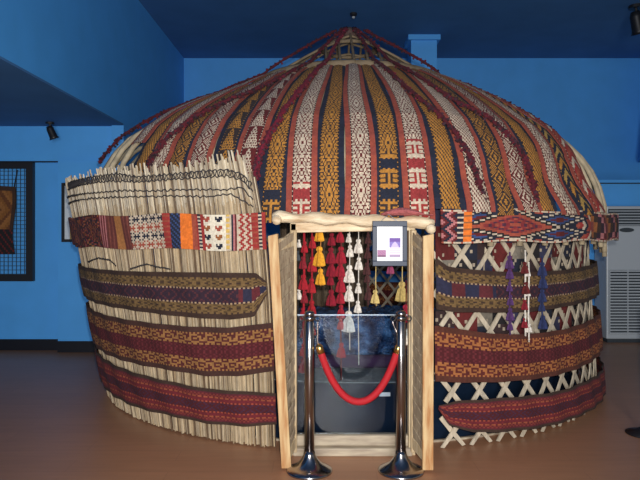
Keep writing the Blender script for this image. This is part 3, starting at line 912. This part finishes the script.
# brown felt hanging seen through the door
def ff(u, v):
    t = lerp(-14, 5, u); r = .2 + 0
    return (lerp(-.35, .62, u), 6.3 + .03 * math.sin(u * 40) , lerp(.9, 2.2, v))
fo = M().grid(lambda u, v: (lerp(-.40, .50, u), 6.35 + .025 * math.sin(u * 46) + .01 * math.sin(u * 113), lerp(.43, 2.3, v)), 120, 6,
              lambda i, j: vary((.15, .105, .07), .4)).build('felt_hanging', m_soft, solid=.01)
put(fo, 'dark brown ribbed felt hanging in the middle of the yurt behind the tassels', 'hanging')
# dark lining cloths behind the right lattice
def lin_col(i, j):
    k = (i // 9 + j // 5 * 3) % 7; base = [DRED, NAVY, (.04, .02, .02), DRED, (.22, .19, .15), BLACK, (.03, .03, .07)][k]
    return base if (i * 7 + j * 13 + (i * j) // 5) % 17 else tuple(c * .7 for c in CREAM)
def lf(u, v):
    t = lerp(12.2, 118, u); return pol(t, 2.33 + .02 * math.sin(t * .7), lerp(.46, 1.66, v))
lo = M().grid(lf, 240, 50, lin_col).build('lining_cloth', m_weave, solid=.008)
put(lo, 'dark patchwork lining cloth hanging inside the right lattice wall', 'cloth')

# ------------------------------------------------------------------ things in the room
# air conditioner
ax0, ax1, ay, ay1 = 3.88, 4.44, 8.42, 8.80
ac = empty('air_conditioner', ((ax0 + ax1) / 2, (ay + ay1) / 2, 0)); put(ac, 'tall white floor-standing air conditioner behind the yurt at right', 'air conditioner')
zA = at(0, 206, ay)[2]
M().box((ax0, ay, .05), (ax1, ay1, zA)).build('body', m_acbody, ac, bevel=.015)
M().box((ax0 + .02, ay + .02, 0), (ax1 - .02, ay1 - .02, .05)).build('foot', m_acdark, ac)
def acz(y): return at(0, y, ay)[2]
g = M().box((ax0 + .02, ay - .006, acz(226)), (ax1 - .02, ay + .001, acz(209))).build('outlet_grille', m_acdark, ac)
m = M()
for i in range(6): z = lerp(acz(225), acz(211), i / 5); m.box((ax0 + .03, ay - .016, z - .006), (ax1 - .03, ay - .006, z + .006))
m.build('louvre', m_acbody, g)
m = M(); n = 28
for z_ in (0, 1):
    for i in range(n):
        a = 2 * PI * i / n; m.v.append(((ax0 + ax1) / 2 - .01 + .10 * math.cos(a), ay - .008 * z_, acz(230) + .03 * math.sin(a)))
for i in range(n): j = (i + 1) % n; m.face((i, j, n + j, n + i))
m.face(range(n, 2 * n)); m.build('badge', m_acdark, ac)
g = M().box((ax0 + .03, ay - .006, acz(334)), (ax1 - .03, ay + .001, acz(270))).build('intake_grille', m_acdark, ac)
m = M()
for i in range(22): z = lerp(acz(333), acz(271), i / 21); m.box((ax0 + .035, ay - .018, z - .009), (ax1 - .035, ay - .006, z + .009))
for i in range(3): x = lerp(ax0 + .035, ax1 - .035, i / 2); m.box((x - .006, ay - .02, acz(334)), (x + .006, ay - .006, acz(270)))
m.build('louvre', m_acbody, g)
# wall display with wire grid and textile
dp = 7.86
wd = empty('wire_grid_panel', (at(16, 0, dp)[0], dp, at(0, 281, dp)[2])); put(wd, 'dark framed wire grid display mounted on the left blue wall', 'grid panel')
a = at(-40, 281, dp); b_ = at(34, 162, dp); fw = .085
m = M()
m.box((a[0], dp - .04, a[2]), (b_[0], dp + .03, a[2] + fw)); m.box((a[0], dp - .04, b_[2] - fw), (b_[0], dp + .03, b_[2]))
m.box((a[0], dp - .04, a[2] + fw), (a[0] + fw, dp + .03, b_[2] - fw)); m.box((b_[0] - fw, dp - .04, a[2] + fw), (b_[0], dp + .03, b_[2] - fw))
m.build('frame', m_black, wd)
m = M()
x = a[0] + fw
while x < b_[0] - fw: m.box((x, dp - .004, a[2] + fw), (x + .006, dp + .002, b_[2] - fw)); x += .052
z = a[2] + fw
while z < b_[2] - fw: m.box((a[0] + fw, dp - .01, z), (b_[0] - fw, dp - .004, z + .006)); z += .052
m.build('wire_grid', mat('dark_wire', (.03, .05, .08), .4), wd)
def bagc(i, j):
    x, y = i / 23, j / 29
    if y < .36: return BLACK if (i + j) % 4 else DRED
    if x > .92 or y > .96: return BROWN
    d = abs(x - .45) + abs(y - .67) * 1.3
    return [(.22, .085, .02), (.13, .045, .015), (.27, .11, .03)][int(d * 9) % 3]
a1 = at(-22, 254, dp); b1 = at(17, 186, dp)
m = M().grid(lambda u, v: (lerp(a1[0], b1[0] - .02 * math.sin(v * 6), u), dp - .055 - .02 * math.sin(PI * v), lerp(a1[2], b1[2] - .03 * abs(u - .5), v)), 24, 30, bagc)
bg = m.build('woven_bag', m_weave, solid=.015); put(bg, 'brown woven bag with black fringe hanging on the wire grid', 'bag')
M().tube([(b1[0] - .01, dp - .055, b1[2] - .03), (b1[0] + .0, dp - .02, b1[2] + .12), (b1[0] + .012, dp - .012, b1[2] + .2)], .008, 6).build('strap', m_black, bg)
# picture half hidden behind the yurt
pp = 7.745
pf_ = empty('picture_frame', (at(80, 0, pp)[0], pp, at(0, 242, pp)[2])); put(pf_, 'black framed picture on the left wall half hidden behind the reed screen', 'picture')
a = at(62, 242, pp); b_ = at(98, 183, pp); fw = .035; m = M()
m.box((a[0], pp - .02, a[2]), (b_[0], pp + .012, a[2] + fw)); m.box((a[0], pp - .02, b_[2] - fw), (b_[0], pp + .012, b_[2]))
m.box((a[0], pp - .02, a[2] + fw), (a[0] + fw, pp + .012, b_[2] - fw)); m.box((b_[0] - fw, pp - .02, a[2] + fw), (b_[0], pp + .012, b_[2] - fw))
m.build('frame', m_black, pf_)
M().grid(lambda u, v: (lerp(a[0] + fw, b_[0] - fw, u), pp - .004, lerp(a[2] + fw, b_[2] - fw, v)), 12, 18,
         lambda i, j: (.20, .30, .42) if 9 < j < 13 and i > 1 else ((.45, .28, .10) if j < 4 and i > 1 else (.62, .68, .74))).build('print', m_paper, pf_)
# ceiling spotlights
def spot(x, y, zc, s, label, tilt=.4):
    r = empty('spotlight', (x, y, zc)); put(r, label, 'spotlight')
    M().lathe([(.06 * s, -.025 * s), (.06 * s, 0)], 16, (x, y, zc)).build('mount', m_black, r)
    M().tube([(x, y, zc - .02 * s), (x, y, zc - .07 * s)], .012 * s, 8).build('stem', m_black, r)
    d = Vector((.35, .25, -1)).normalized(); p = Vector((x, y, zc - .09 * s))
    M().tube([p - d * .04 * s, p + d * .0, p + d * .12 * s, p + d * .15 * s], [.035 * s, .05 * s, .055 * s, .07 * s], 14).build('canister', m_black, r, smooth_=True)
x, y, z = at(50, 122.3, 7.55); spot(x, y, 2.83, .85, 'black spotlight under the lowered ceiling at left')
spot(at(636, 0, 8.6)[0], 8.6, ZC, 1.6, 'black spotlight on the ceiling at the right picture edge')
x = at(353.5, 0, 8.9)[0]
sd = empty('smoke_detector', (x, 8.9, ZC)); put(sd, 'tiny pale sensor on the ceiling above the yurt crown', 'sensor')
M().lathe([(.03, -.05), (.05, -.03), (.05, 0)], 16, (x, 8.9, ZC)).build('housing', m_black, sd)
M().lathe([(.012, -.075), (.022, -.065), (.022, -.05)], 12, (x, 8.9, ZC)).build('lens', m_acbody, sd)
# edge of a black round base on the floor at right
x = at(646, 0, 4.6)[0]
ft = empty('post_base', (x, 4.62, 0)); put(ft, 'edge of a black post base on the floor at far right', 'post')
M().lathe([(.13, 0), (.132, .008), (.06, .03), (.03, .05)], 32, (x, 4.62, 0)).build('base', m_black, ft, smooth_=True)
M().lathe([(.02, .04), (.02, .95), (.026, .955), (.01, .98)], 16, (x, 4.62, 0)).build('pole', m_black, ft, smooth_=True)

# ------------------------------------------------------------------ light, world, camera
w = bpy.data.worlds.new('World'); bpy.context.scene.world = w; w.use_nodes = True
w.node_tree.nodes['Background'].inputs[0].default_value = (.85, .93, 1, 1)
w.node_tree.nodes['Background'].inputs[1].default_value = .24
fl = bpy.data.lights.new('camera_flash', 'SPOT'); fl.spot_size = math.radians(84); fl.spot_blend = .6; fl.energy = 560; fl.shadow_soft_size = .03; fl.color = (1, .96, .90)
fo_ = bpy.data.objects.new('camera_flash', fl); C.objects.link(fo_); fo_.location = (.06, -.02, 1.62); fo_.rotation_euler = (math.radians(91), 0, 0)
wl = bpy.data.lights.new('entrance_daylight', 'AREA'); wl.shape = 'RECTANGLE'; wl.size = 1.2; wl.size_y = 2.6; wl.energy = 330; wl.color = (.95, .97, 1)
wo = bpy.data.objects.new('entrance_daylight', wl); C.objects.link(wo); wo.location = (.2, -3.9, 1.6); wo.rotation_euler = (PI / 2, 0, 0)
cam = bpy.data.cameras.new('camera'); cam.sensor_width = 36; cam.lens = F / 640 * 36
cam.shift_y = (HZ - 240) / 640 * 1.0
co = bpy.data.objects.new('camera', cam); C.objects.link(co); co.location = (0, 0, EYE); co.rotation_euler = (PI / 2, 0, 0)
bpy.context.scene.camera = co
vs = bpy.context.scene.view_settings
vs.view_transform = 'Standard'; vs.look = 'None'; vs.gamma = 1; vs.use_curve_mapping = False; vs.exposure = 0
